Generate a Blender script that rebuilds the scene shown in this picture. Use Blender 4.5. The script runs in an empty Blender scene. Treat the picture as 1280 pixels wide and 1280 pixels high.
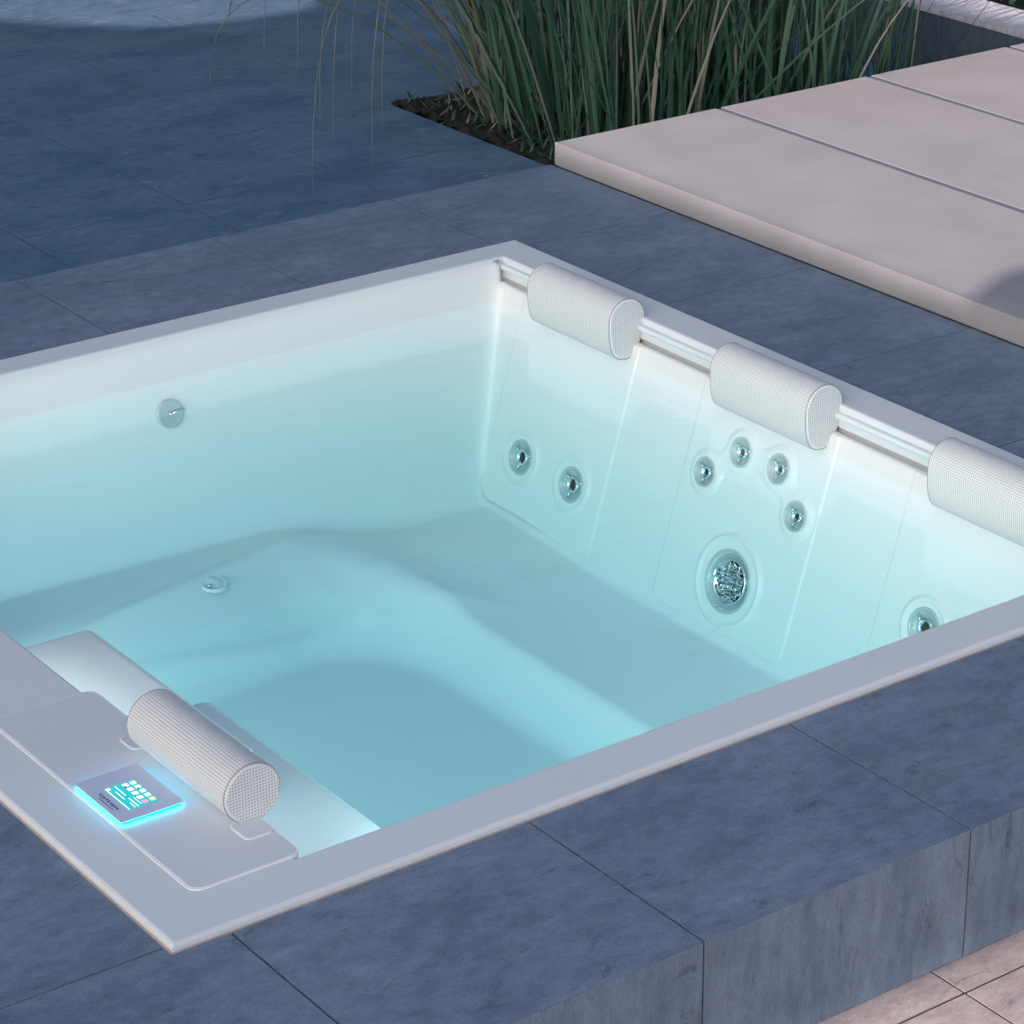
import bpy, bmesh, math, random
from mathutils import Vector, Matrix
R = math.radians
random.seed(7)
sc = bpy.context.scene
col = sc.collection

# ------------------------------------------------------------------ camera
cd = bpy.data.cameras.new('camera')
cam = bpy.data.objects.new('camera', cd); col.objects.link(cam)
cam.location = (-1.62812068, -3.11576713, 2.21626812)
cam.rotation_euler = (1.16191741, 0.00033067, -0.642111563)
cd.sensor_width = 36; cd.lens = 3514.97 / 1280 * 36
cd.shift_x = 0.5 - 700.92 / 1280; cd.shift_y = 616.03 / 1280 - 0.5
cd.clip_start = 0.05; cd.clip_end = 500
sc.camera = cam

# ------------------------------------------------------------------ sky, sun, exposure
SUN_EL, SUN_AZ = 33.0, (-1.0, -0.42)
w = bpy.data.worlds.new('World'); sc.world = w; w.use_nodes = True
nt = w.node_tree; nt.nodes.clear()
sky = nt.nodes.new('ShaderNodeTexSky'); sky.sky_type = 'NISHITA'; sky.sun_disc = False; sky.dust_density = 3.0; sky.air_density = 1.0; sky.ozone_density = 1.0
sky.sun_elevation = R(SUN_EL); sky.sun_rotation = math.atan2(SUN_AZ[0], SUN_AZ[1])
bg = nt.nodes.new('ShaderNodeBackground'); bg.inputs[1].default_value = 0.15
wo = nt.nodes.new('ShaderNodeOutputWorld')
nt.links.new(sky.outputs[0], bg.inputs[0]); nt.links.new(bg.outputs[0], wo.inputs[0])
sd = bpy.data.lights.new('sun', 'SUN'); sd.energy = 4.2; sd.angle = R(0.3); sd.color = (1.0, 0.80, 0.74)
sun = bpy.data.objects.new('sun', sd); col.objects.link(sun)
az = Vector((SUN_AZ[0], SUN_AZ[1], 0)).normalized()
sdir = Vector((az.x * math.cos(R(SUN_EL)), az.y * math.cos(R(SUN_EL)), math.sin(R(SUN_EL))))
sun.rotation_euler = sdir.to_track_quat('Z', 'Y').to_euler()
sc.view_settings.view_transform = 'Standard'; sc.view_settings.look = 'None'
sc.view_settings.exposure = 0.32; sc.view_settings.gamma = 1.0
sc.render.engine = 'CYCLES'
sc.cycles.max_bounces = 10; sc.cycles.transparent_max_bounces = 12
sc.cycles.volume_bounces = 0; sc.cycles.caustics_reflective = False; sc.cycles.caustics_refractive = False

# ------------------------------------------------------------------ materials
def mat(name):
    m = bpy.data.materials.new(name); m.use_nodes = True
    return m, m.node_tree, m.node_tree.nodes['Principled BSDF']
def N(t, typ, **kw):
    n = t.nodes.new(typ)
    for k, v in kw.items(): setattr(n, k, v)
    return n
def L(t, a, b): t.links.new(a, b)
def ramp(t, pts, fac):
    r = N(t, 'ShaderNodeValToRGB'); e = r.color_ramp.elements
    while len(e) > 2: e.remove(e[-1])
    for i, (p, c) in enumerate(pts):
        if i > 1: e.new(p)
        e[i].position = p; e[i].color = (*c, 1)
    L(t, fac, r.inputs[0]); return r
def noise(t, vec, scale, detail=4, rough=.55, dist=0.0):
    n = N(t, 'ShaderNodeTexNoise'); n.inputs['Scale'].default_value = scale
    n.inputs['Detail'].default_value = detail; n.inputs['Roughness'].default_value = rough
    n.inputs['Distortion'].default_value = dist
    L(t, vec, n.inputs['Vector']); return n
def mul(t, vec, s):
    n = N(t, 'ShaderNodeVectorMath', operation='MULTIPLY'); L(t, vec, n.inputs[0]); n.inputs[1].default_value = s
    return n.outputs[0]
def mix(t, a, b, f, bt='MIX'):
    n = N(t, 'ShaderNodeMix', data_type='RGBA', blend_type=bt)
    for k, v in ((0, f), (6, a), (7, b)):
        if hasattr(v, 'links'): L(t, v, n.inputs[k])
        elif isinstance(v, tuple): n.inputs[k].default_value = (*v, 1)
        else: n.inputs[k].default_value = v
    return n.outputs[2]
def bump(t, h, bs, strength=.3, dist=.002):
    b = N(t, 'ShaderNodeBump'); b.inputs['Strength'].default_value = strength; b.inputs['Distance'].default_value = dist
    L(t, h, b.inputs['Height']); L(t, b.outputs[0], bs.inputs['Normal']); return b

def slate(name, dark, light, rough=.5, speck=(.14, .17, .2), amt=.25):
    m, t, bs = mat(name)
    g = N(t, 'ShaderNodeNewGeometry')
    sep = N(t, 'ShaderNodeSeparateXYZ'); L(t, g.outputs['Normal'], sep.inputs[0])
    ab = N(t, 'ShaderNodeMath', operation='ABSOLUTE'); L(t, sep.outputs[2], ab.inputs[0])
    top = mul(t, g.outputs['Position'], (1.0, 1.7, 1.0)); side = mul(t, g.outputs['Position'], (2.0, 2.0, .6))
    vm = N(t, 'ShaderNodeMix', data_type='VECTOR'); L(t, ab.outputs[0], vm.inputs[0]); L(t, side, vm.inputs[4]); L(t, top, vm.inputs[5])
    V = vm.outputs[1]
    at = N(t, 'ShaderNodeAttribute', attribute_name='tone')
    off = N(t, 'ShaderNodeVectorMath', operation='ADD'); L(t, V, off.inputs[0])
    sc3 = N(t, 'ShaderNodeVectorMath', operation='SCALE'); L(t, at.outputs['Vector'], sc3.inputs[0]); sc3.inputs['Scale'].default_value = 13
    L(t, sc3.outputs[0], off.inputs[1]); V = off.outputs[0]
    n1 = noise(t, V, 3.0, 10, .66, .25); n2 = noise(t, V, 22, 10, .78, .1); n3 = noise(t, V, 260, 4, .8)
    c = ramp(t, [(.28, dark), (.72, light)], n1.outputs[0]).outputs[0]
    c2 = ramp(t, [(.36, (.62, .62, .65)), (.62, (1.20, 1.18, 1.14))], n2.outputs[0]).outputs[0]
    c = mix(t, c, c2, .7, 'MULTIPLY')
    c3 = ramp(t, [(.40, (.5, .5, .53)), (.52, (1.05, 1.05, 1.05))], n3.outputs[0]).outputs[0]
    c = mix(t, c, c3, .4, 'MULTIPLY')
    pit = noise(t, V, 7, 12, .86, .4); pr = ramp(t, [(.565, (0, 0, 0)), (.62, (1, 1, 1))], pit.outputs[0])
    f = N(t, 'ShaderNodeMath', operation='MULTIPLY'); L(t, pr.outputs[0], f.inputs[0]); f.inputs[1].default_value = amt
    c = mix(t, c, speck, f.outputs[0])
    sm = noise(t, V, 11, 12, .8, .8); sr = ramp(t, [(.36, (.50, .50, .54)), (.42, (1, 1, 1))], sm.outputs[0]).outputs[0]
    c = mix(t, c, sr, .8, 'MULTIPLY')
    tn = ramp(t, [(0, (.78, .79, .82)), (1, (1.2, 1.18, 1.15))], at.outputs['Fac']).outputs[0]
    c = mix(t, c, tn, 1.0, 'MULTIPLY')
    L(t, c, bs.inputs['Base Color'])
    rr = ramp(t, [(.3, (rough - .1,) * 3), (.7, (rough + .14,) * 3)], n2.outputs[0]); L(t, rr.outputs[0], bs.inputs['Roughness'])
    bs.inputs['Specular IOR Level'].default_value = .3
    ad = N(t, 'ShaderNodeMath', operation='ADD'); L(t, n2.outputs[0], ad.inputs[0]); L(t, n3.outputs[0], ad.inputs[1])
    bump(t, ad.outputs[0], bs, .22, .0012)
    return m
def plain(name, c, rough=.4, metal=0, noise_amt=.04, nscale=6, coat=0, bmp=0):
    m, t, bs = mat(name)
    g = N(t, 'ShaderNodeNewGeometry'); n = noise(t, g.outputs['Position'], nscale, 5)
    lo = tuple(v * (1 - noise_amt) for v in c); hi = tuple(min(1, v * (1 + noise_amt)) for v in c)
    L(t, ramp(t, [(.3, lo), (.7, hi)], n.outputs[0]).outputs[0], bs.inputs['Base Color'])
    bs.inputs['Roughness'].default_value = rough; bs.inputs['Metallic'].default_value = metal
    bs.inputs['Coat Weight'].default_value = coat
    if bmp:
        n2 = noise(t, g.outputs['Position'], 160, 4); bump(t, n2.outputs[0], bs, bmp, .001)
    return m
def glow(name, c, s):
    m = bpy.data.materials.new(name); m.use_nodes = True; t = m.node_tree; t.nodes.clear()
    e = N(t, 'ShaderNodeEmission'); e.inputs[0].default_value = (*c, 1); e.inputs[1].default_value = s
    o = N(t, 'ShaderNodeOutputMaterial'); L(t, e.outputs[0], o.inputs[0]); return m

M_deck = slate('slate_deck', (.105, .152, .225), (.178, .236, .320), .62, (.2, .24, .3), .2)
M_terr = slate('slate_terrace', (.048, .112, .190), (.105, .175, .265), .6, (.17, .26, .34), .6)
M_grout = plain('dark_grout', (.02, .024, .03), .9)
M_floor = slate('sandstone_tile', (.245, .225, .237), (.355, .325, .335), .6, (.42, .39, .39), .3)
M_rim = plain('matt_acrylic', (.72, .755, .79), .38, 0, .02, 3, .15)
M_shell = plain('gloss_acrylic', (.80, .81, .81), .25, 0, .015, 2, 0)
M_console = plain('satin_plastic', (.68, .71, .76), .35, 0, .02)
M_trim = plain('trim_plastic', (.95, .95, .95), .2)
M_slab = plain('pale_concrete', (.285, .287, .307), .7, 0, .07, 5, 0, .45)
M_chrome = plain('chrome', (.75, .8, .82), .12, 1)
M_dark = plain('black_plastic', (.015, .02, .022), .4)
M_jet = plain('jet_plastic', (.46, .54, .56), .12, 0, .03, 4, .5)
M_beige = plain('beige_sealant', (.42, .35, .32), .6)
M_soil = plain('dark_soil', (.012, .010, .009), .95, 0, .4, 30)
M_blocker = plain('dark_blocker_paint', (.10, .11, .13), .6)

def weave():
    m, t, bs = mat('perforated_fabric')
    uv = N(t, 'ShaderNodeUVMap', uv_map='UVMap')
    sep = N(t, 'ShaderNodeSeparateXYZ'); L(t, uv.outputs[0], sep.inputs[0])
    def wv(a, k, ph=0):
        mm = N(t, 'ShaderNodeMath', operation='MULTIPLY'); L(t, a, mm.inputs[0]); mm.inputs[1].default_value = k
        s = N(t, 'ShaderNodeMath', operation='SINE'); L(t, mm.outputs[0], s.inputs[0]); return s.outputs[0]
    ax = N(t, 'ShaderNodeMath', operation='ADD'); L(t, sep.outputs[0], ax.inputs[0]); L(t, sep.outputs[1], ax.inputs[1])
    ay = N(t, 'ShaderNodeMath', operation='SUBTRACT'); L(t, sep.outputs[0], ay.inputs[0]); L(t, sep.outputs[1], ay.inputs[1])
    k = 2 * math.pi / .0108
    p = N(t, 'ShaderNodeMath', operation='MULTIPLY'); L(t, wv(ax.outputs[0], k), p.inputs[0]); L(t, wv(ay.outputs[0], k), p.inputs[1])
    r = ramp(t, [(.12, (0, 0, 0)), (.6, (1, 1, 1))], p.outputs[0])
    L(t, mix(t, (.80, .80, .80), (.47, .48, .51), r.outputs[0]), bs.inputs['Base Color'])
    iv = N(t, 'ShaderNodeInvert'); L(t, r.outputs[0], iv.inputs[1])
    bump(t, iv.outputs[0], bs, .8, .0015)
    bs.inputs['Roughness'].default_value = .62
    return m
M_fab = weave()
M_pipe = plain('piping_cord', (.32, .33, .37), .5)

def water_mat():
    m = bpy.data.materials.new('pool_water'); m.use_nodes = True; t = m.node_tree; t.nodes.clear()
    tr = N(t, 'ShaderNodeBsdfTransparent'); gl = N(t, 'ShaderNodeBsdfGlossy'); gl.inputs['Roughness'].default_value = .10
    fr = N(t, 'ShaderNodeFresnel'); fr.inputs[0].default_value = 1.33
    g = N(t, 'ShaderNodeNewGeometry')
    n = noise(t, g.outputs['Position'], 7, 3, .5, .4)
    b = N(t, 'ShaderNodeBump'); b.inputs['Strength'].default_value = .25; b.inputs['Distance'].default_value = .01
    L(t, n.outputs[0], b.inputs['Height'])
    L(t, b.outputs[0], gl.inputs['Normal']); L(t, b.outputs[0], fr.inputs['Normal'])
    # only the upper side of the sheet mirrors (seen from below it stays clear)
    bk = N(t, 'ShaderNodeMath', operation='SUBTRACT'); bk.inputs[0].default_value = 1; L(t, g.outputs['Backfacing'], bk.inputs[1])
    f = N(t, 'ShaderNodeMath', operation='MULTIPLY'); L(t, fr.outputs[0], f.inputs[0]); L(t, bk.outputs[0], f.inputs[1])
    mx = N(t, 'ShaderNodeMixShader'); L(t, f.outputs[0], mx.inputs[0]); L(t, tr.outputs[0], mx.inputs[1]); L(t, gl.outputs[0], mx.inputs[2])
    va = N(t, 'ShaderNodeVolumeAbsorption'); va.inputs[0].default_value = (.17, .75, .785, 1); va.inputs[1].default_value = .50
    o = N(t, 'ShaderNodeOutputMaterial'); L(t, mx.outputs[0], o.inputs[0]); L(t, va.outputs[0], o.inputs[1])
    return m
M_water = water_mat()

def blade_mat():
    m, t, bs = mat('grass_blade')
    at = N(t, 'ShaderNodeAttribute', attribute_name='tone')
    r = ramp(t, [(0, (.022, .058, .042)), (.35, (.055, .145, .098)), (.75, (.15, .26, .20)), (.88, (.28, .29, .25)), (1, (.42, .39, .34))], at.outputs['Fac'])
    L(t, r.outputs[0], bs.inputs['Base Color']); bs.inputs['Roughness'].default_value = .45
    tl = N(t, 'ShaderNodeBsdfTranslucent'); L(t, r.outputs[0], tl.inputs[0])
    mx = N(t, 'ShaderNodeMixShader'); mx.inputs[0].default_value = .3
    L(t, bs.outputs[0], mx.inputs[1]); L(t, tl.outputs[0], mx.inputs[2])
    L(t, mx.outputs[0], t.nodes['Material Output'].inputs[0]); return m
M_blade = blade_mat()

# ------------------------------------------------------------------ helpers
def new(name, bm, m, parent=None, smooth=False, **tags):
    me = bpy.data.meshes.new(name); bm.normal_update(); bm.to_mesh(me); bm.free()
    if smooth:
        for p in me.polygons: p.use_smooth = True
    if m: me.materials.append(m)
    o = bpy.data.objects.new(name, me); col.objects.link(o)
    if parent: o.parent = parent
    for k, v in tags.items(): o[k] = v
    return o
def empty(name, loc, label, cat, group=None):
    o = bpy.data.objects.new(name, None); col.objects.link(o); o.location = loc; o.empty_display_size = .05
    o['label'] = label; o['category'] = cat
    if group: o['group'] = group
    return o
def box(bm, x0, x1, y0, y1, z0, z1, bev=0, seg=2, tone=None, M=None):
    r = bmesh.ops.create_cube(bm, size=1)
    vs = r['verts']
    for v in vs:
        v.co = Vector((x0 + (v.co.x + .5) * (x1 - x0), y0 + (v.co.y + .5) * (y1 - y0), z0 + (v.co.z + .5) * (z1 - z0)))
    fs = set(f for v in vs for f in v.link_faces)
    if bev:
        es = list(set(e for v in vs for e in v.link_edges))
        rr = bmesh.ops.bevel(bm, geom=es, offset=bev, segments=seg, affect='EDGES', profile=.6)
        fs = set(f for f in fs if f.is_valid) | set(rr['faces'])
        vs = list(set(v for f in fs for v in f.verts))
    if M: 
        for v in vs: v.co = M @ v.co
    if tone is not None:
        ly = bm.faces.layers.float_color.get('tone') if False else bm.loops.layers.float_color.get('tone')
        if ly is None: return vs
        for f in fs:
            for l in f.loops: l[ly] = (tone, tone, tone, 1)
    return vs
def tonebm():
    bm = bmesh.new(); bm.loops.layers.float_color.new('tone'); return bm
def tube(bm, pts, r, n=8, cap=True):
    rings = []
    for i, p in enumerate(pts):
        p = Vector(p); a = Vector(pts[max(i - 1, 0)]); b = Vector(pts[min(i + 1, len(pts) - 1)])
        d = (b - a).normalized(); up = Vector((0, 0, 1)) if abs(d.z) < .9 else Vector((1, 0, 0))
        u = d.cross(up).normalized(); v = u.cross(d)
        rr = r[i] if isinstance(r, (list, tuple)) else r
        rings.append([bm.verts.new(p + (u * math.cos(k * 2 * math.pi / n) + v * math.sin(k * 2 * math.pi / n)) * rr) for k in range(n)])
    for a, b in zip(rings, rings[1:]):
        for k in range(n): bm.faces.new((a[k], a[(k + 1) % n], b[(k + 1) % n], b[k]))
    if cap:
        bm.faces.new(rings[0][::-1]); bm.faces.new(rings[-1])
def lathe(bm, prof, M, n=40, closed_center=True):
    """prof: (radius, height) pairs; M places local z axis."""
    rings = []
    for r, h in prof:
        if r < 1e-6: rings.append([bm.verts.new(M @ Vector((0, 0, h)))])
        else: rings.append([bm.verts.new(M @ Vector((r * math.cos(k * 2 * math.pi / n), r * math.sin(k * 2 * math.pi / n), h))) for k in range(n)])
    for a, b in zip(rings, rings[1:]):
        for k in range(n):
            k2 = (k + 1) % n
            if len(a) == 1 and len(b) == 1: continue
            if len(a) == 1: bm.faces.new((a[0], b[k], b[k2]))
            elif len(b) == 1: bm.faces.new((a[k], b[0], a[k2]))
            else: bm.faces.new((a[k], b[k], b[k2], a[k2]))
    bmesh.ops.recalc_face_normals(bm, faces=bm.faces)
def rrect(x0, x1, y0, y1, r, n=8):
    pts = []
    for cx, cy, a0 in ((x1 - r, y1 - r, 0), (x0 + r, y1 - r, 90), (x0 + r, y0 + r, 180), (x1 - r, y0 + r, 270)):
        for i in range(n + 1):
            a = R(a0 + 90 * i / n); pts.append((cx + r * math.cos(a), cy + r * math.sin(a)))
    return pts
def prism(bm, pts, z0, z1, bev=0):
    b = [bm.verts.new((x, y, z0)) for x, y in pts]
    n = len(pts); cx = sum(p[0] for p in pts) / n; cy = sum(p[1] for p in pts) / n
    if bev:
        m = [bm.verts.new((x, y, z1 - bev)) for x, y in pts]
        t = []
        for i, (x, y) in enumerate(pts):
            a = Vector(pts[i - 1]); c = Vector(pts[(i + 1) % n]); d = (c - a)
            if d.length < 1e-9: d = Vector((1, 0))
            d.normalize(); nn = Vector((-d.y, d.x))
            t.append(bm.verts.new((x + nn.x * bev, y + nn.y * bev, z1)))
        seq = [b, m, t]
    else:
        seq = [b, [bm.verts.new((x, y, z1)) for x, y in pts]]
    for u, v in zip(seq, seq[1:]):
        for i in range(n): bm.faces.new((u[i], u[(i + 1) % n], v[(i + 1) % n], v[i]))
    bm.faces.new(seq[-1]); bm.faces.new(b[::-1])
    bmesh.ops.recalc_face_normals(bm, faces=bm.faces)

A, B = 2.30, 2.33          # outer size of the tub rim
DZ, GZ = -0.013, -0.27     # deck top, terrace level
GX = [.095 + .54 * k for k in range(-8, 16)]

# ------------------------------------------------------------------ ground
bm = bmesh.new()
bmesh.ops.create_grid(bm, x_segments=1, y_segments=1, size=150); 
for v in bm.verts: v.co.z = -0.95
new('ground', bm, M_soil, kind='structure')

def tiles(bm, xs, ys, z0, z1, gap=.0036, bev=.0006, skip=None):
    for i in range(len(xs) - 1):
        for j in range(len(ys) - 1):
            if skip and skip((xs[i] + xs[i + 1]) / 2, (ys[j] + ys[j + 1]) / 2): continue
            box(bm, xs[i] + gap / 2, xs[i + 1] - gap / 2, ys[j] + gap / 2, ys[j + 1] - gap / 2, z0, z1, bev, 1, random.random())
# lower terrace behind the tub
bm = tonebm()
tx = sorted([2.197 - .53 * k for k in range(1, 12)] + [2.197 + .53 * k for k in range(0, 2)]) + [3.27]
tx = [v for v in tx if v < 3.2] + [3.275]
ty = [2.75, 3.29] + [3.83 + .54 * k for k in range(0, 16)]
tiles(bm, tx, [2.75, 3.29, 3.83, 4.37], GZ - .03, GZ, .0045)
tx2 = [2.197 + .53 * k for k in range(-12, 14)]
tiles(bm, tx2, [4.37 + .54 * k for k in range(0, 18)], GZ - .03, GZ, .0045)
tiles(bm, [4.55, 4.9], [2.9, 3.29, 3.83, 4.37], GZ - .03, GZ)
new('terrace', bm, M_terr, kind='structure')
bm = bmesh.new(); box(bm, -5, 10, 2.6, 14, -.36, GZ - .012); 
new('terrace_base', bm, M_grout, kind='structure')
# planting bed
bm = bmesh.new()
for i in range(44):
    for j in range(50):
        pass
n_ = 60
vs = [[bm.verts.new((3.275 + 1.28 * i / n_, 2.7 + 1.67 * j / n_, GZ + .002 + random.uniform(-.012, .010))) for j in range(n_ + 1)] for i in range(n_ + 1)]
for i in range(n_):
    for j in range(n_): bm.faces.new((vs[i][j], vs[i + 1][j], vs[i + 1][j + 1], vs[i][j + 1]))
new('planting_bed', bm, M_soil, kind='structure')
# near lower paving
bm = tonebm()
fx = [1.107 + .54 * k for k in range(-6, 8)]
tiles(bm, fx, [-.512 - .54 * k for k in range(6, -1, -1)] + [-.427], -.279, -.249, .0045, .0006)
new('pavement', bm, M_floor, kind='structure')
bm = bmesh.new(); box(bm, -2.5, 5, -4, -.43, -.33, -.2508)
new('pavement_base', bm, M_grout, kind='structure')

# raised deck round the tub (near, left, far and right bands)
bm = tonebm()
near = [x for x in GX if -4.3 < x < 3.0]
tiles(bm, near[:-1] + [2.782], [-.44, .02], GZ + .022, DZ)
tiles(bm, [v for v in near if v < -.3] + [.02], [.02] + [.02 + .55 * k for k in range(1, 5)] + [2.30], GZ + .022, DZ)
tiles(bm, [x for x in GX if -4.3 < x < 2.3] + [2.255, 2.782][1:], [2.30, 2.83], GZ - .02, DZ)
tiles(bm, [2.28, 2.782], [.02, .103, .653, 1.204, 1.755, 2.30], GZ - .02, DZ)
new('deck', bm, M_deck, kind='structure')
bm = bmesh.new()
box(bm, -4, .01, -.425, 2.82, -.30, DZ - .006); box(bm, 2.27, 2.772, -.425, 2.82, -.30, DZ - .006)
box(bm, .01, 2.27, -.425, .012, -.30, DZ - .006); box(bm, .01, 2.27, 2.305, 2.82, -.30, DZ - .006)
new('deck_base', bm, M_grout, kind='structure')

# pale raised platform of concrete slabs
plat = empty('platform', (2.782, 2.813, DZ), 'pale grey platform of wide concrete slabs beside the tub deck', 'platform')
sx = [2.784, 3.362, 3.936, 4.51, 5.09, 5.67, 6.25]
for i in range(len(sx) - 1):
    bm = bmesh.new()
    box(bm, sx[i] - 2.782 + (0 if i == 0 else .011), sx[i + 1] - 2.782 - .011, -4.2, 0, .002, .065, .0015, 2)
    o = new('slab', bm, M_slab, plat, True)
    mm = o.modifiers.new('w', 'WEIGHTED_NORMAL') 
bm = bmesh.new(); box(bm, .01, 3.45, -4.15, -.008, -.26, .0638)
new('sub_frame', bm, plain('frame_grey', (.12, .125, .165), .7), plat)

# low garden kerb wall on the far right
wl = empty('low_wall', (4.9, 4.0, GZ), 'low dark slate wall with lighter coping behind the grass and platform', 'wall')
bm = tonebm(); ys = [2.3 + .6 * k for k in range(0, 9)]
for a, b in zip(ys, ys[1:]): box(bm, 0, .20, a - 4 + .0015, b - 4 - .0015, 0, .222, .001, 1, random.random())
new('wall_face', bm, slate('wall_slate', (.06, .10, .14), (.10, .14, .17), .6), wl)
bm = tonebm()
for a, b in zip(ys, ys[1:]): box(bm, -.003, .213, a - 4 + .0015, b - 4 - .0015, .2225, .245, .002, 1, random.random())
new('coping', bm, slate('coping_stone', (.45, .46, .56), (.58, .58, .66), .5), wl)

# ------------------------------------------------------------------ hot tub
tub = empty('hot_tub', (0, 0, 0), 'large square white built-in hot tub with glowing turquoise water', 'hot tub')
def smax(a, b, k):
    h = max(k - abs(a - b), 0) / k; return max(a, b) + h * h * k * .25
def smin(a, b, k): return -smax(-a, -b, k)
RS = .305
def xr(z): return 2.178 + (z + .06) * RS
def sstep(a, b, x):
    t = min(max((x - a) / (b - a), 0), 1); return t * t * (3 - 2 * t)
def depth(x, y):
    wr = -.06 - (2.178 - x) / RS
    wf = (y - 2.240) * 4.3
    for pa, pb in ((1.663, 2.118), (.975, 1.425), (.288, .745)):   # the wall is cut away behind each backrest panel
        if pa + .014 < y < pb - .014 and -.535 < wr < -.085: wr -= .10
    fl = -.705 - .05 * sstep(1.1, .5, x) if x < 1.1 else -.705
    t = 1 - sstep(1.55, 2.0, y)
    flat = -.495 - .090 * max(t, sstep(1.40, 1.80, x))
    xe = 1.635; ye = 1.965 + .19 * (min(x, 1.5) - .90); rc = .30
    qx, qy = x - (xe - rc), y - (ye - rc)
    d = math.hypot(qx, qy) - rc if qx > 0 and qy > 0 else max(x - xe, y - ye)
    bench = smin(flat + .10 * min(d, .2) * (1 - t), flat + d * (.78 + 1.6 * t), .030 + .030 * t)
    bench = smin(bench, -.600 + (y - 1.865) * 2.0 + 6 * sstep(1.36, 1.62, x), .035)
    z = smax(fl, bench, .10 + .06 * (1 - t))
    lf_ = 1 - sstep(1.35, 1.62, x)                                   # moulded lips along the left seat edge and the foot of the wall
    z += .009 * math.exp(-((y - ye + .01) / .016) ** 2) * lf_ * sstep(.75, 1.0, x)
    z += .011 * math.exp(-((y - 1.872) / .016) ** 2) * lf_ * (1 if y < ye else 0)
    z = smax(z, wr, .05); z = smax(z, wf, .045 + .12 * sstep(1.3, 1.9, x))
    z += .012 * math.exp(-((wf + .455 - .05 * min(x, 1.4)) / .045) ** 2) * (1 - sstep(1.25, 1.7, x)) * (1 if z > wf - .06 else 0)
    z = smax(z, -(y - .10) * 14, .1); z = smax(z, -(x - .272) * 9, .1)
    if x > 2.203 or (x > 2.17 and y > 2.234): return -.03
    if x > 2.184: return -.085
    return min(z, -.056 if x > 2.0 and wr > wf else -.004)
bm = bmesh.new()
nx, ny = 250, 360
X0, X1, Y0, Y1 = .26, 2.215, .09, 2.245
vs = [[None] * (ny + 1) for _ in range(nx + 1)]
for i in range(nx + 1):
    x = X0 + (X1 - X0) * i / nx
    for j in range(ny + 1):
        y = Y0 + (Y1 - Y0) * j / ny
        vs[i][j] = bm.verts.new((x, y, depth(x, y)))
for i in range(nx):
    for j in range(ny): bm.faces.new((vs[i][j], vs[i + 1][j], vs[i + 1][j + 1], vs[i][j + 1]))
new('basin', bm, M_shell, tub, True)

# rim: frame with inner skirt
def frame(bm, outer, inner, z0, z1, bev):
    def ring(pts, z, off=0):
        n = len(pts); out = []
        for i, p in enumerate(pts):
            a = Vector(p) - Vector(pts[i - 1]); b = Vector(pts[(i + 1) % n]) - Vector(p)
            na = Vector((-a.y, a.x)).normalized(); nb = Vector((-b.y, b.x)).normalized()
            m_ = (na + nb) / max(1 + na.dot(nb), .3)
            out.append(bm.verts.new((p[0] + m_.x * off, p[1] + m_.y * off, z)))
        return out
    o0 = ring(outer, z0); o1 = ring(outer, z1 - bev); o1b = ring(outer, z1 - bev * .3, bev * .3); o2 = ring(outer, z1, bev)
    i0 = ring(inner, z0 - .034); i1 = ring(inner, z1 - bev); i1b = ring(inner, z1 - bev * .3, -bev * .3); i2 = ring(inner, z1, -bev)
    def br(a, b):
        n = len(a)
        for i in range(n): bm.faces.new((a[i], a[(i + 1) % n], b[(i + 1) % n], b[i]))
    br(o0, o1); br(o1, o1b); br(o1b, o2); br(i1, i0); br(i1b, i1); br(i2, i1b)
    es = []
    for rg in (o2, i2):
        for i in range(len(rg)):
            e = bm.edges.get((rg[i], rg[(i + 1) % len(rg)])); es.append(e)
    bmesh.ops.triangle_fill(bm, edges=es, use_beauty=True)
    bmesh.ops.recalc_face_normals(bm, faces=bm.faces)
bm = bmesh.new()
outer = [(0, 0), (A, 0), (A, B), (0, B)]
inner = [(.272, .102), (2.196, .102), (2.196, 2.238), (.272, 2.238)]
frame(bm, outer, inner, -.018, 0, .006)
new('rim', bm, M_rim, tub)
bm = bmesh.new()
frame(bm, [(-.004, -.004), (A + .004, -.004), (A + .004, B + .004), (-.004, B + .004)],
      [(.02, .02), (A - .02, .02), (A - .02, B - .02), (.02, B - .02)], -.026, -.012, .002)
new('sealant_strip', bm, M_beige, tub)
# rounded rail under the right rim, behind the pillows
bm = bmesh.new(); box(bm, 2.184, 2.1975, .103, 2.237, -.030, -.016, .006, 4)
new('pillow_rail', bm, M_rim, tub, True)

# moulded seat back at the left
def rblock(x0, x1, y0, y1, z0, z1, bev):
    bm = bmesh.new(); box(bm, x0, x1, y0, y1, z0, z1, bev, 5); return bm
o = new('lounge_back', rblock(.20, .540, .665, 1.280, -.72, -.145, .024), M_shell, tub, True)
o = new('lounge_seat', rblock(.20, .668, .09, 1.065, -.74, -.245, .034), M_shell, tub, True)

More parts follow.
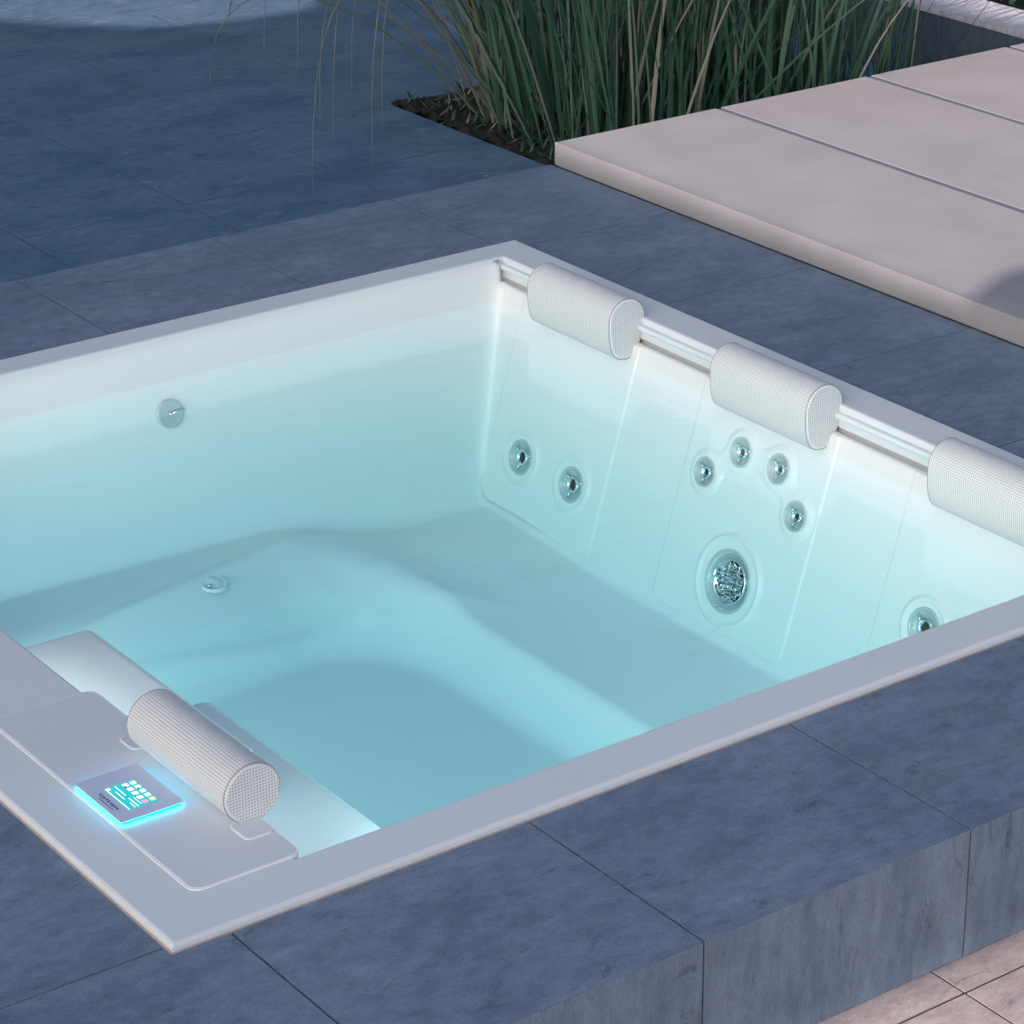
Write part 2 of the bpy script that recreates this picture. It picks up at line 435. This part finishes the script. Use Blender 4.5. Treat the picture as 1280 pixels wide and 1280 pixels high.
# backrest panels: embossed height over the sloped wall
tn = Vector((-RS, 0, -1)).normalized(); nn = Vector((-1, 0, RS)).normalized()
def wallpt(y, z, h=0): return Vector((xr(z), y, z)) + nn * h
def segd(p, a, b):
    pa = p - a; ba = b - a; h = max(0, min(1, pa.dot(ba) / ba.dot(ba))); return (pa - ba * h).length
def ridge(d, wdt, h): 
    return h * math.exp(-(d / wdt) ** 2)
def panel(ya, yb, feats, label=None):
    st = .0035; ytop = -.062; zb = -.565; mg = .008
    bm = bmesh.new(); ny_ = int((yb - ya + 2 * mg) / st); nz = int((ytop - zb + mg) / st / .956)
    r = .022; V = []
    for i in range(ny_ + 1):
        y = ya - mg + (yb - ya + 2 * mg) * i / ny_; rowv = []
        for j in range(nz + 1):
            z = ytop - (ytop - zb + mg) * j / nz
            # signed distance to the rounded panel outline (square at the top)
            dx = max(ya - y, y - yb); dz = zb - z
            if dx > -r and dz > -r: d = math.hypot(dx + r, dz + r) - r
            else: d = max(dx, dz)
            h = .0030 * (1 - sstep(-.003, 0.0005, d)) - .005 * sstep(-.002, .004, d)
            p = Vector((y, z))
            if d < -.006:
                for f in feats: h += f(p)
            rowv.append(bm.verts.new(wallpt(y, z, h)))
        V.append(rowv)
    for i in range(ny_):
        for j in range(nz): bm.faces.new((V[i][j], V[i][j + 1], V[i + 1][j + 1], V[i + 1][j]))
    bmesh.ops.recalc_face_normals(bm, faces=bm.faces)
    if bm.faces[0].normal.x > 0 if bm.faces.ensure_lookup_table() is None else False:
        bmesh.ops.reverse_faces(bm, faces=bm.faces)
    return new('backrest_panel', bm, M_shell, tub, True)
def dish(cx, cz, r1, d1, rr, hh):
    c = Vector((cx, cz)); 
    def f(p):
        q = p - c; q.y *= 1.046; d = q.length
        return -d1 * (1 - sstep(r1 * .80, r1 * .93, d)) + ridge(d - rr, .0055, hh) + hh * .5 * (1 - sstep(rr - .004, rr + .010, d))
    return f
small = [(1.347, -.254), (1.251, -.180), (1.125, -.178), (1.039, -.254)]
def keypad(p):
    cs = [Vector(c) for c in small]
    d = min((p - c).length - .053 for c in cs)
    for a, b in zip(cs, cs[1:]):
        d2 = segd(p, a, b) - .026
        k = .02; hh = max(k - abs(d - d2), 0) / k; d = min(d, d2) - hh * hh * k * .25
    return .0035 * (1 - sstep(-.010, .002, d)) + ridge(d - .004, .004, -.001)
J1 = [(1.984, -.419), (1.780, -.421)]; JL = (1.190, -.450); J3 = [(.604, -.344), (.40, -.344)]
F = Matrix(((0, 1, 0), (0, 0, 1), (1, 0, 0)))  # unused helper axes
p1 = panel(1.663, 2.118, [dish(*c, .042, .024, .062, .0046) for c in J1])
p2 = panel(.975, 1.425, [keypad] + [dish(*c, .033, .022, .041, .0012) for c in small] + [dish(*JL, .071, .028, .101, .0050)])
p3 = panel(.288, .745, [dish(*c, .042, .024, .062, .0046) for c in J3])

def jm(y, z, h=0):
    q = nn.to_track_quat('Z', 'Y').to_matrix().to_4x4()
    return Matrix.Translation(wallpt(y, z, h)) @ q
def jet(parent, y, z, r, hole, h):
    M = jm(y, z, h)
    bm = bmesh.new()
    lathe(bm, [(r * 1.06, -.003), (r * 1.05, .0012), (r * 1.0, .0026), (r * .93, .0018), (r * .86, -.002), (r * .74, -.0065), (r * .58, -.0095), (r * .40, -.0105)], M, 48)
    o = new('jet', bm, M_jet, parent, True)
    bm = bmesh.new()
    lathe(bm, [(r * .52, -.0102), (r * .50, -.004), (r * .44, -.0015), (r * .36, -.0020), (hole * 1.25, -.0045), (hole, -.009)], M, 36)
    for k in range(3):
        a = 2 * math.pi * k / 3 + .4
        c = M @ Vector((math.cos(a) * r * .80, math.sin(a) * r * .80, -.0035)); d = M @ Vector((math.cos(a) * r * .46, math.sin(a) * r * .46, -.002))
        tube(bm, [c, d], r * .06, 6)
    new('nozzle', bm, M_chrome, parent, True)
    bm = bmesh.new(); lathe(bm, [(0, -.006), (hole * 1.05, -.006), (hole * 1.05, -.010)], M, 24)
    new('nozzle_hole', bm, M_dark, parent, False)
for y, z in J1: jet(p1, y, z, .042, .0105, .0058)
for y, z in small: jet(p2, y, z, .033, .0055, .0078)
for y, z in J3: jet(p3, y, z, .042, .0105, .0058)
# big massage jet with glass beads
M = jm(*JL, .0058); bm = bmesh.new()
lathe(bm, [(.0735, -.003), (.073, .0016), (.0708, .0030), (.067, .0012), (.0640, -.005), (.059, -.010), (.0525, -.0115)], M, 64)
new('jet', bm, M_jet, p2, True)
bm = bmesh.new(); lathe(bm, [(.0535, -.0117), (.0530, -.004), (.0500, -.0022), (.0475, -.007), (0, -.008)], M, 56)
new('jet_ring', bm, M_chrome, p2, True)
bm = bmesh.new()
random.seed(3)
for k in range(150):
    a = random.uniform(0, 2 * math.pi); rr = .043 * math.sqrt(random.random()); s = random.uniform(.0030, .0062)
    bmesh.ops.create_icosphere(bm, subdivisions=1, radius=s, matrix=M @ Matrix.Translation((rr * math.cos(a), rr * math.sin(a), random.uniform(-.006, -.003))) @ Matrix.Diagonal((1, random.uniform(.5, 1.2), .8, 1)))
new('jet_grille', bm, M_chrome, p2, False)

# air valve and drain on the far wall
def wallfar(x, z): return 2.240 + z / 4.3
nf = Vector((0, -4.3, 1)).normalized()
vz = -.172; vp = Vector((1.228, wallfar(0, vz), vz))
M = Matrix.Translation(vp + nf * .002) @ nf.to_track_quat('Z', 'Y').to_matrix().to_4x4()
bm = bmesh.new(); lathe(bm, [(.033, -.006), (.0335, .006), (.031, .0085), (.028, .0075), (0, .006)], M, 40)
vlv = new('air_valve', bm, M_jet, tub, True)
bm = bmesh.new(); tube(bm, [M @ Vector((0, 0, .009)), M @ Vector((.016, .003, .013)), M @ Vector((.033, .005, .012))], [.003, .0035, .0025], 8)
lathe(bm, [(.005, .004), (.005, .012), (0, .014)], M, 16)
new('valve_lever', bm, M_chrome, vlv, True)
bm = bmesh.new()
dr = Vector((1.205, 1.995, depth(1.205, 1.995)))
M = Matrix.Translation(dr) @ Matrix.Rotation(R(12), 4, 'X')
lathe(bm, [(.034, -.004), (.033, .003), (.029, .004), (.026, .001), (.020, .001), (.012, .009), (0, .0105)], M, 36)
new('drain_cap', bm, M_shell, tub, True)
bm = bmesh.new(); tube(bm, [M @ Vector((-.024, -.012, .006)), M @ Vector((-.014, -.018, .008))], .0035, 8)
new('drain_clip', bm, M_chrome, tub, True)

# console panel with trim line
con = bmesh.new(); 
prism(con, rrect(.0945, .2895, .1055, .7840, .022), -.01, .0012)
new('console_trim', con, M_trim, tub)
bm = bmesh.new(); prism(bm, rrect(.0985, .2860, .1095, .780, .020), -.01, .0020, .0005)
# notches beside the pillow are separate rounded inserts
csl = new('console', bm, M_console, tub)
for ya, yb in ((.185, .245), (.545, .60)):
    bm = bmesh.new(); prism(bm, rrect(.236, .2875, ya, yb, .012), 0, .0027); 
    new('notch_trim', bm, M_trim, csl)
    bm = bmesh.new(); prism(bm, rrect(.2385, .2890, ya + .0025, yb - .0025, .011), 0, .0034)
    new('pillow_notch', bm, M_console, csl)
# control screen
bm = bmesh.new(); prism(bm, rrect(.1060, .2120, .3435, .4905, .003), .0034, .0080)
new('light_strip', bm, glow('cyan_led', (.0, .58, .80), 10.0), csl)
bm = bmesh.new(); prism(bm, rrect(.1025, .2155, .340, .494, .003), .0081, .0100, .0006)
scr = new('screen_frame', bm, plain('frame_plastic', (.56, .62, .78), .35), csl)
bm = bmesh.new(); prism(bm, rrect(.130, .185, .365, .449, .002), .0100, .0105)
dsp = new('display', bm, glow('display_cyan', (.03, .55, .62), .9), scr)
def chips(name, rects, m, z=.0109, p=None):
    bm = bmesh.new()
    for x0, x1, y0, y1 in rects: prism(bm, rrect(x0, x1, y0, y1, min(.0015, (x1 - x0) * .3, (y1 - y0) * .3), 3), z - .0005, z)
    return new(name, bm, m, p or scr)
# icon rows (two columns of white keys at the right, teal list at the left)
wht = glow('display_white', (.85, .95, .92), 1.0)
keys = []
for k in range(5):
    y = .371 + k * .0158
    for xx in (.160, .1735):
        if (k, xx) not in ((0, .160), (0, .1735)): keys.append((xx, xx + .0095, y, y + .0105))
keys += [(.1315, .1335, .367, .447), (.1335, .1395, .4395, .4465)]
keys += [(.148, .150, .368, .400), (.148, .150, .410, .446), (.141, .1425, .400, .430), (.1555, .1568, .372, .398), (.1425, .144, .368, .385)]
chips('display_icon', keys, wht)
chips('display_icon', [(.160, .1695, .371, .3805)], glow('icon_pink', (.95, .35, .55), 1.0))
chips('display_icon', [(.1735, .183, .371, .3815)], glow('icon_amber', (.95, .75, .45), 1.0))
chips('display_mark', [(.1600, .1625, .430, .436), (.1745, .177, .414, .420), (.1750, .1765, .440, .4425), (.1600, .162, .398, .402)], M_dark, .0113)
rs = random.Random(5)
lt = [(.1155 + rs.uniform(0, .0015), .1215 - rs.uniform(0, .001), .379 + k * .0072, .379 + k * .0072 + rs.uniform(.003, .0052)) for k in range(9)]
lt += [(.1105, .1125, .385 + k * .0055, .385 + k * .0055 + .0032) for k in range(8)]
chips('printed_mark', lt, plain('ink_blue', (.05, .08, .22), .5), .0104)

# underwater lamps set in the near and left walls
def lamp(loc, d, wdt, hgt, e, c):
    ld = bpy.data.lights.new('lamp_light', 'AREA'); ld.shape = 'RECTANGLE'; ld.size = wdt; ld.size_y = hgt; ld.energy = e; ld.color = c; ld.specular_factor = .14
    o = bpy.data.objects.new('lamp_light', ld); col.objects.link(o)
    q = (-Vector(d)).normalized().to_track_quat('Z', 'Y')
    o.rotation_euler = q.to_euler(); o.location = loc
    bm = bmesh.new(); Mx = Matrix.Translation(Vector(loc) - Vector(d).normalized() * .012) @ (Vector(d).normalized().to_track_quat('Z', 'Y').to_matrix().to_4x4())
    lathe(bm, [(0, -.02), (.05, -.02), (.055, 0), (.05, .004), (.045, .002), (0, .002)], Mx, 32)
    f = new('underwater_lamp', bm, M_jet, tub, True); o.parent = f
    return o
LC = (.93, 1.0, 1.0)
lamp((1.35, .165, -.34), (0.1, 1, .10), .5, .12, .8, LC)
lamp((.80, .175, -.44), (0.1, 1, .05), .3, .12, 1.5, LC)
lamp((1.05, .165, -.175), (.35, 1, .16), .9, .07, 3.0, (.42, .95, 1.0))
lamp((.345, 1.48, -.42), (1, -.35, -.10), .35, .12, 4.3, LC)
# slim white light strip under the near rim, plus two added fill strips
def strip(x0, x1, y0, y1, d, e, c):
    ld = bpy.data.lights.new('strip_light', 'AREA'); ld.shape = 'RECTANGLE'
    ld.size = max(x1 - x0, .012); ld.size_y = max(y1 - y0, .012)
    bm = bmesh.new(); box(bm, x0, x1, y0, y1, -.040, -.028, .002)
    f = new('light_strip', bm, M_jet, tub, True)
    o = bpy.data.objects.new('strip_light', ld); col.objects.link(o); o.parent = f
    ld.energy = e; ld.color = c; ld.specular_factor = .03
    if y1 - y0 < x1 - x0: ld.size, ld.size_y = x1 - x0, .012
    else: ld.size, ld.size_y = y1 - y0, .012
    o.location = ((x0 + x1) / 2, (y0 + y1) / 2, -.042) if True else None
    o.location += Vector(d).normalized() * .012
    o.rotation_euler = (-Vector(d)).to_track_quat('Z', 'Y' if abs(d[2]) < .9 else 'X').to_euler()
    if y1 - y0 > x1 - x0: pass
strip(.50, 1.60, .103, .111, (0, 1, -.24), 2.0, (1.0, .95, .89))
strip(.274, .282, .42, 1.22, (1, 0, -.22), .85, (.85, 1.0, .98))  # added fill to brighten the lounge slabs
strip(1.66, 2.02, .103, .111, (-.9, .6, -.14), .7, (1.0, .97, .93))  # added fill for the inner edge of the lounge back

# water body: surface at z=-0.10, sides and bottom buried behind the shell
bm = bmesh.new(); box(bm, .245, 2.23, .08, 2.26, -.86, -.10)
new('water', bm, M_water, kind='structure')

# ------------------------------------------------------------------ headrest pillows
def pillow(name, sec, length, parent_loc, label, group):
    """sec: closed list of (x,z) outline; axis along Y"""
    e = empty(name, parent_loc, label, 'pillow', group)
    bm = bmesh.new(); uvl = bm.loops.layers.uv.new('UVMap')
    cx = sum(p[0] for p in sec) / len(sec); cz = sum(p[1] for p in sec) / len(sec)
    rows = []; er = .007
    prof = [(0, .92), (.0008, .955), (.0022, .98), (.0045, .995), (er, 1.0)]
    steps = [(s, k) for s, k in prof] + [(er + (length - 2 * er) * i / 12, 1.0) for i in range(1, 12)] + [(length - s, k) for s, k in prof[::-1]]
    n = len(sec); arc = [0]
    for i in range(n): arc.append(arc[-1] + math.dist(sec[i], sec[(i + 1) % n]))
    for y, k in steps:
        rows.append([bm.verts.new((cx + (x - cx) * k, y, cz + (z - cz) * k)) for x, z in sec])
    for (a, b, sa, sb) in zip(rows, rows[1:], steps, steps[1:]):
        for i in range(n):
            j = (i + 1) % n
            f = bm.faces.new((a[i], a[j], b[j], b[i])); f.smooth = True
            for l, (u, v) in zip(f.loops, ((sa[0], arc[i]), (sa[0], arc[i + 1]), (sb[0], arc[i + 1]), (sb[0], arc[i]))): l[uvl].uv = (u, v)
    for rg, rev in ((rows[0], True), (rows[-1], False)):
        f = bm.faces.new(rg[::-1] if rev else rg)
        for l in f.loops: l[uvl].uv = (l.vert.co.x, l.vert.co.z)
    bmesh.ops.recalc_face_normals(bm, faces=bm.faces)
    new('cushion', bm, M_fab, e)
    for y in (.004, length - .004):
        bm = bmesh.new()
        pts = [(cx + (x - cx) * .992, y, cz + (z - cz) * .992) for x, z in sec]
        tube(bm, pts + [pts[0]], .0011, 6, False)
        new('piping', bm, M_pipe, e, True)
    return e
sec = []
for i in range(28):
    a = R(-28 + (184 + 28) * i / 27); sec.append((.052 * math.cos(a), .052 * math.sin(a)))
sec += [(-.0515, -.022), (-.0500, -.042), (-.0465, -.061), (-.040, -.077), (-.031, -.088), (-.018, -.094), (.000, -.096), (.018, -.092), (.032, -.075), (.043, -.050)]
grp = 'headrest pillows along the far right rim'
pA = pillow('headrest_pillow', sec, .325, (2.154, 1.685, .002), 'textured white headrest pillow nearest the far corner of the tub and the grass', grp)
def dup(src, loc, label):
    r = src.copy(); col.objects.link(r); r.location = loc; r['label'] = label
    for ch in list(src.children):
        c = ch.copy(); col.objects.link(c); c.parent = r
    return r
dup(pA, (2.154, 1.003, .002), 'textured white headrest pillow above the curved row of four small jets')
dup(pA, (2.154, .313, .002), 'textured white headrest pillow cut off by the right edge of the photo')
sec2 = [(.051 * math.cos(2 * math.pi * i / 48), .051 * math.sin(2 * math.pi * i / 48)) for i in range(48)]
pillow('headrest_pillow', sec2, .315, (.281, .238, .047), 'grey round bolster pillow lying beside the glowing control screen', None)

# ------------------------------------------------------------------ grasses
def blade(bm, ly, base, head, lean, hgt, wdt, tone, droop=0.4, seg=9, twist=0.0):
    """ribbon with a folded middle; head = azimuth, lean = slope at base"""
    d = Vector((math.cos(head), math.sin(head), 0)); s = Vector((-d.y, d.x, 0))
    tw = twist; pts = []
    ang = lean; p = Vector(base); L_ = hgt / seg; rows = []
    for i in range(seg + 1):
        t = i / seg
        ww = wdt * (.55 + .45 * min(1, t * 5)) * (1 - t ** 2.2) + .0006
        side = (s * math.cos(tw * t + twist) + d * math.sin(tw * t + twist))
        nrm = side.cross(d * math.sin(ang) + Vector((0, 0, math.cos(ang))))
        rows.append([bm.verts.new(p - side * ww / 2), bm.verts.new(p + nrm * ww * .18), bm.verts.new(p + side * ww / 2)])
        p = p + (d * math.sin(ang) + Vector((0, 0, math.cos(ang)))) * L_
        ang += droop * (t ** 1.3) * 3.0 / seg
    for a, b in zip(rows, rows[1:]):
        for k in (0, 1):
            f = bm.faces.new((a[k], a[k + 1], b[k + 1], b[k])); f.smooth = True
            for l in f.loops: l[ly] = (tone, tone, tone, 1)
def tussock(cx, cy, rx, ry, n, label, seed, lean=.22, wid=(.006, .014), hh=(.7, 1.35)):
    rg = random.Random(seed)
    e = empty('ornamental_grass', (cx, cy, GZ), label, 'grass', 'tall grasses behind the platform')
    bm = tonebm(); ly = bm.loops.layers.float_color['tone']
    for k in range(n):
        a = rg.uniform(0, 2 * math.pi); r = math.sqrt(rg.random())
        bx, by = r * rx * math.cos(a), r * ry * math.sin(a)
        hd = math.atan2(by, bx) + rg.gauss(0, .9)
        tn_ = min(1, max(0, rg.gauss(.38, .2))) if rg.random() > .13 else rg.uniform(.82, 1)
        blade(bm, ly, (bx, by, 0), hd, abs(rg.gauss(0, lean)) * (.5 + r), rg.uniform(*hh), rg.uniform(*wid), tn_, rg.uniform(.1, .7), 9, rg.uniform(-1.2, 1.2))
    new('blades', bm, M_blade, e)
    return e
tussock(3.60, 3.72, .25, .50, 430, 'dense dark green clump of tall grass at the left end of the bed', 1, .20, (.006, .017))
tussock(3.93, 3.40, .25, .44, 330, 'tall green grass clump with pale dry stems in the middle of the bed', 2, .16, (.006, .017))
tussock(4.20, 3.16, .16, .20, 60, 'sparse grass clump at the right end behind the second slab joint', 4, .16, (.004, .009))

# thin dry stalks arching out of the left clump, tips hanging over the terrace
e = empty('dry_stalks', (3.48, 4.02, GZ), 'thin brown dry stalks arching and drooping over the blue grey terrace', 'dry grass')
bm = tonebm(); ly = bm.loops.layers.float_color['tone']
rg = random.Random(11)
def stalk(p_base, apex, tip, r=.0022, tone=.92):
    pts = []
    for i in range(15):
        t = i / 14
        q = p_base * (1 - t) ** 3 + 3 * (1 - t) ** 2 * t * (p_base.lerp(apex, .7) + Vector((0, 0, .1))) + 3 * (1 - t) * t * t * (apex + Vector((tip.x - apex.x, tip.y - apex.y, .18))) + tip * t ** 3
        pts.append(q)
    rr = [max(.0007, r * (1 - .75 * (i / 14))) for i in range(15)]
    c0 = len(bm.faces); tube(bm, pts, rr, 5, False)
    bm.faces.ensure_lookup_table()
    for f in bm.faces[c0:]:
        f.smooth = True
        for l in f.loops: l[ly] = (tone, tone, tone, 1)
base0 = Vector((.0, .0, 0)); org = Vector((3.48, 4.02, GZ))
for tp in [(2.550, 3.69, -0.262), (2.830, 3.80, -0.262), (2.801, 3.969, -0.207), (2.973, 3.958, -0.199), (2.385, 3.981, 0.009), (2.773, 3.998, -0.153), (2.927, 4.054, -0.09), (2.591, 4.006, 0.098), (2.478, 4.013, 0.186), (2.719, 4.03, -0.001)]:
    rg.random(); tip = Vector(tp) - org
    b0 = Vector((rg.uniform(-.08, .1), rg.uniform(-.1, .1), 0))
    ap = b0.lerp(tip, .6); ap.z = rg.uniform(.55, .95)
    stalk(b0, ap, tip, .0045, rg.uniform(.80, .88))
for k in range(46):
    b0 = Vector((rg.uniform(-.05, .25), rg.uniform(-.25, .2), 0))
    tip = b0 + Vector((rg.uniform(-.55, -.15), rg.uniform(.0, .35), rg.uniform(.35, .9)))
    ap = b0.lerp(tip, .5) + Vector((.0, .0, .15))
    stalk(b0, ap, tip, rg.uniform(.0012, .0026), rg.uniform(.7, 1))
new('stems', bm, M_blade, e)
# low leafy ground cover at the bed corner
bm = tonebm(); ly = bm.loops.layers.float_color['tone']
for k in range(1500):
    x = rg.uniform(3.29, 4.5); y = rg.uniform(2.9, 4.34)
    blade(bm, ly, (x, y, GZ), rg.uniform(0, 6.28), rg.uniform(.5, 1.5), rg.uniform(.03, .08), rg.uniform(.006, .014), rg.choice((.0, .1, .2, .3, .86)), .5, 4)
new('ground_cover', bm, M_blade, kind='stuff', label='small dark leaves covering the soil at the foot of the grasses')

# shrub behind the low wall
sh = empty('shrub', (5.6, 3.4, GZ), 'dark green shrub behind the low wall in the top right corner', 'shrub')
bm = tonebm(); ly = bm.loops.layers.float_color['tone']
for k in range(2200):
    x = rg.uniform(-.40, .5); y = rg.uniform(-1.0, 1.6); z = rg.uniform(.0, .45) * (1 - .3 * abs(x))
    blade(bm, ly, (x, y, z), rg.uniform(0, 6.28), rg.uniform(.2, 1.5), rg.uniform(.04, .09), rg.uniform(.014, .026), rg.uniform(0, .7), .4, 3)
new('foliage', bm, M_blade, sh)
for k in range(5):
    bm = bmesh.new(); x = rg.uniform(-.2, .3); y = -.8 + .5 * k; tube(bm, [(x, y, 0), (x + .03, y + .05, .2), (x - .05, y + .1, .4)], [.008, .006, .003], 6)
    new('branch', bm, M_soil, sh, True)

# ------------------------------------------------------------------ added, unseen canopy high above, out of frame, that shades the tub
H = 8.0
off = Vector((sdir.x / sdir.z * H, sdir.y / sdir.z * H))
rf = empty('sun_blocker', (off.x + 2, off.y + 2, H), 'added unseen dark flat canopy high above the tub, outside the photo', 'blocker')
def blocker_rect(bm, x0, x1, y0, y1, z0=0):
    box(bm, x0 - 2, x1 - 2, y0 - 2, y1 - 2, z0, z0 + .12)
bm = bmesh.new()
pl = [(-2.6, -.597), (2.70, -.597), (2.70, 2.88), (6.6, 2.88), (6.6, 3.15), (4.80, 3.15), (4.80, 3.85), (6.6, 3.85), (6.6, 8.5), (3.95, 8.5), (3.50, 5.60), (3.30, 5.40), (2.97, 5.42), (2.60, 5.52), (2.28, 5.88), (1.2, 7.4), (-2.6, 7.4)]  # outline cut to the wanted shade and sunlit patches
prism(bm, [(x - 2, y - 2) for x, y in pl], 0, .10)
prism(bm, [(x - 2, y - 2) for x, y in [(2.85, -.597), (6.6, -.597), (6.6, .20), (3.10, 1.24), (2.93, 1.285), (2.85, 1.25)]], 0, .10)
new('blocker_slab', bm, M_blocker, rf)
# added unseen leafy baffles that keep the far sky off the stone
M_baffle = plain('baffle_green', (.03, .05, .03), .8, 0, .4, 8)
def baffle(x0, x1, y0, y1, h, label):
    e = empty('baffle', (x0, y0, GZ), label, 'baffle', 'added tall baffles keeping far sky light off the stone')
    bm = bmesh.new(); rg_ = random.Random(x0)
    bmesh.ops.create_cube(bm, size=1)
    for v in bm.verts: v.co = Vector(((v.co.x + .5) * (x1 - x0), (v.co.y + .5) * (y1 - y0), (v.co.z + .5) * h))
    bmesh.ops.subdivide_edges(bm, edges=bm.edges, cuts=30, use_grid_fill=True)
    for v in bm.verts: v.co += Vector((rg_.uniform(-.12, .12), rg_.uniform(-.12, .12), rg_.uniform(-.1, .12)))
    new('foliage', bm, M_baffle, e)
baffle(7.4, 8.8, -2, 13, 4.6, 'added unseen tall dark hedge beyond the low wall on the right, outside the photo')
baffle(-6, 7.3, 8.9, 10.2, 4.6, 'added unseen tall dark hedge at the far end of the terrace, outside the photo')
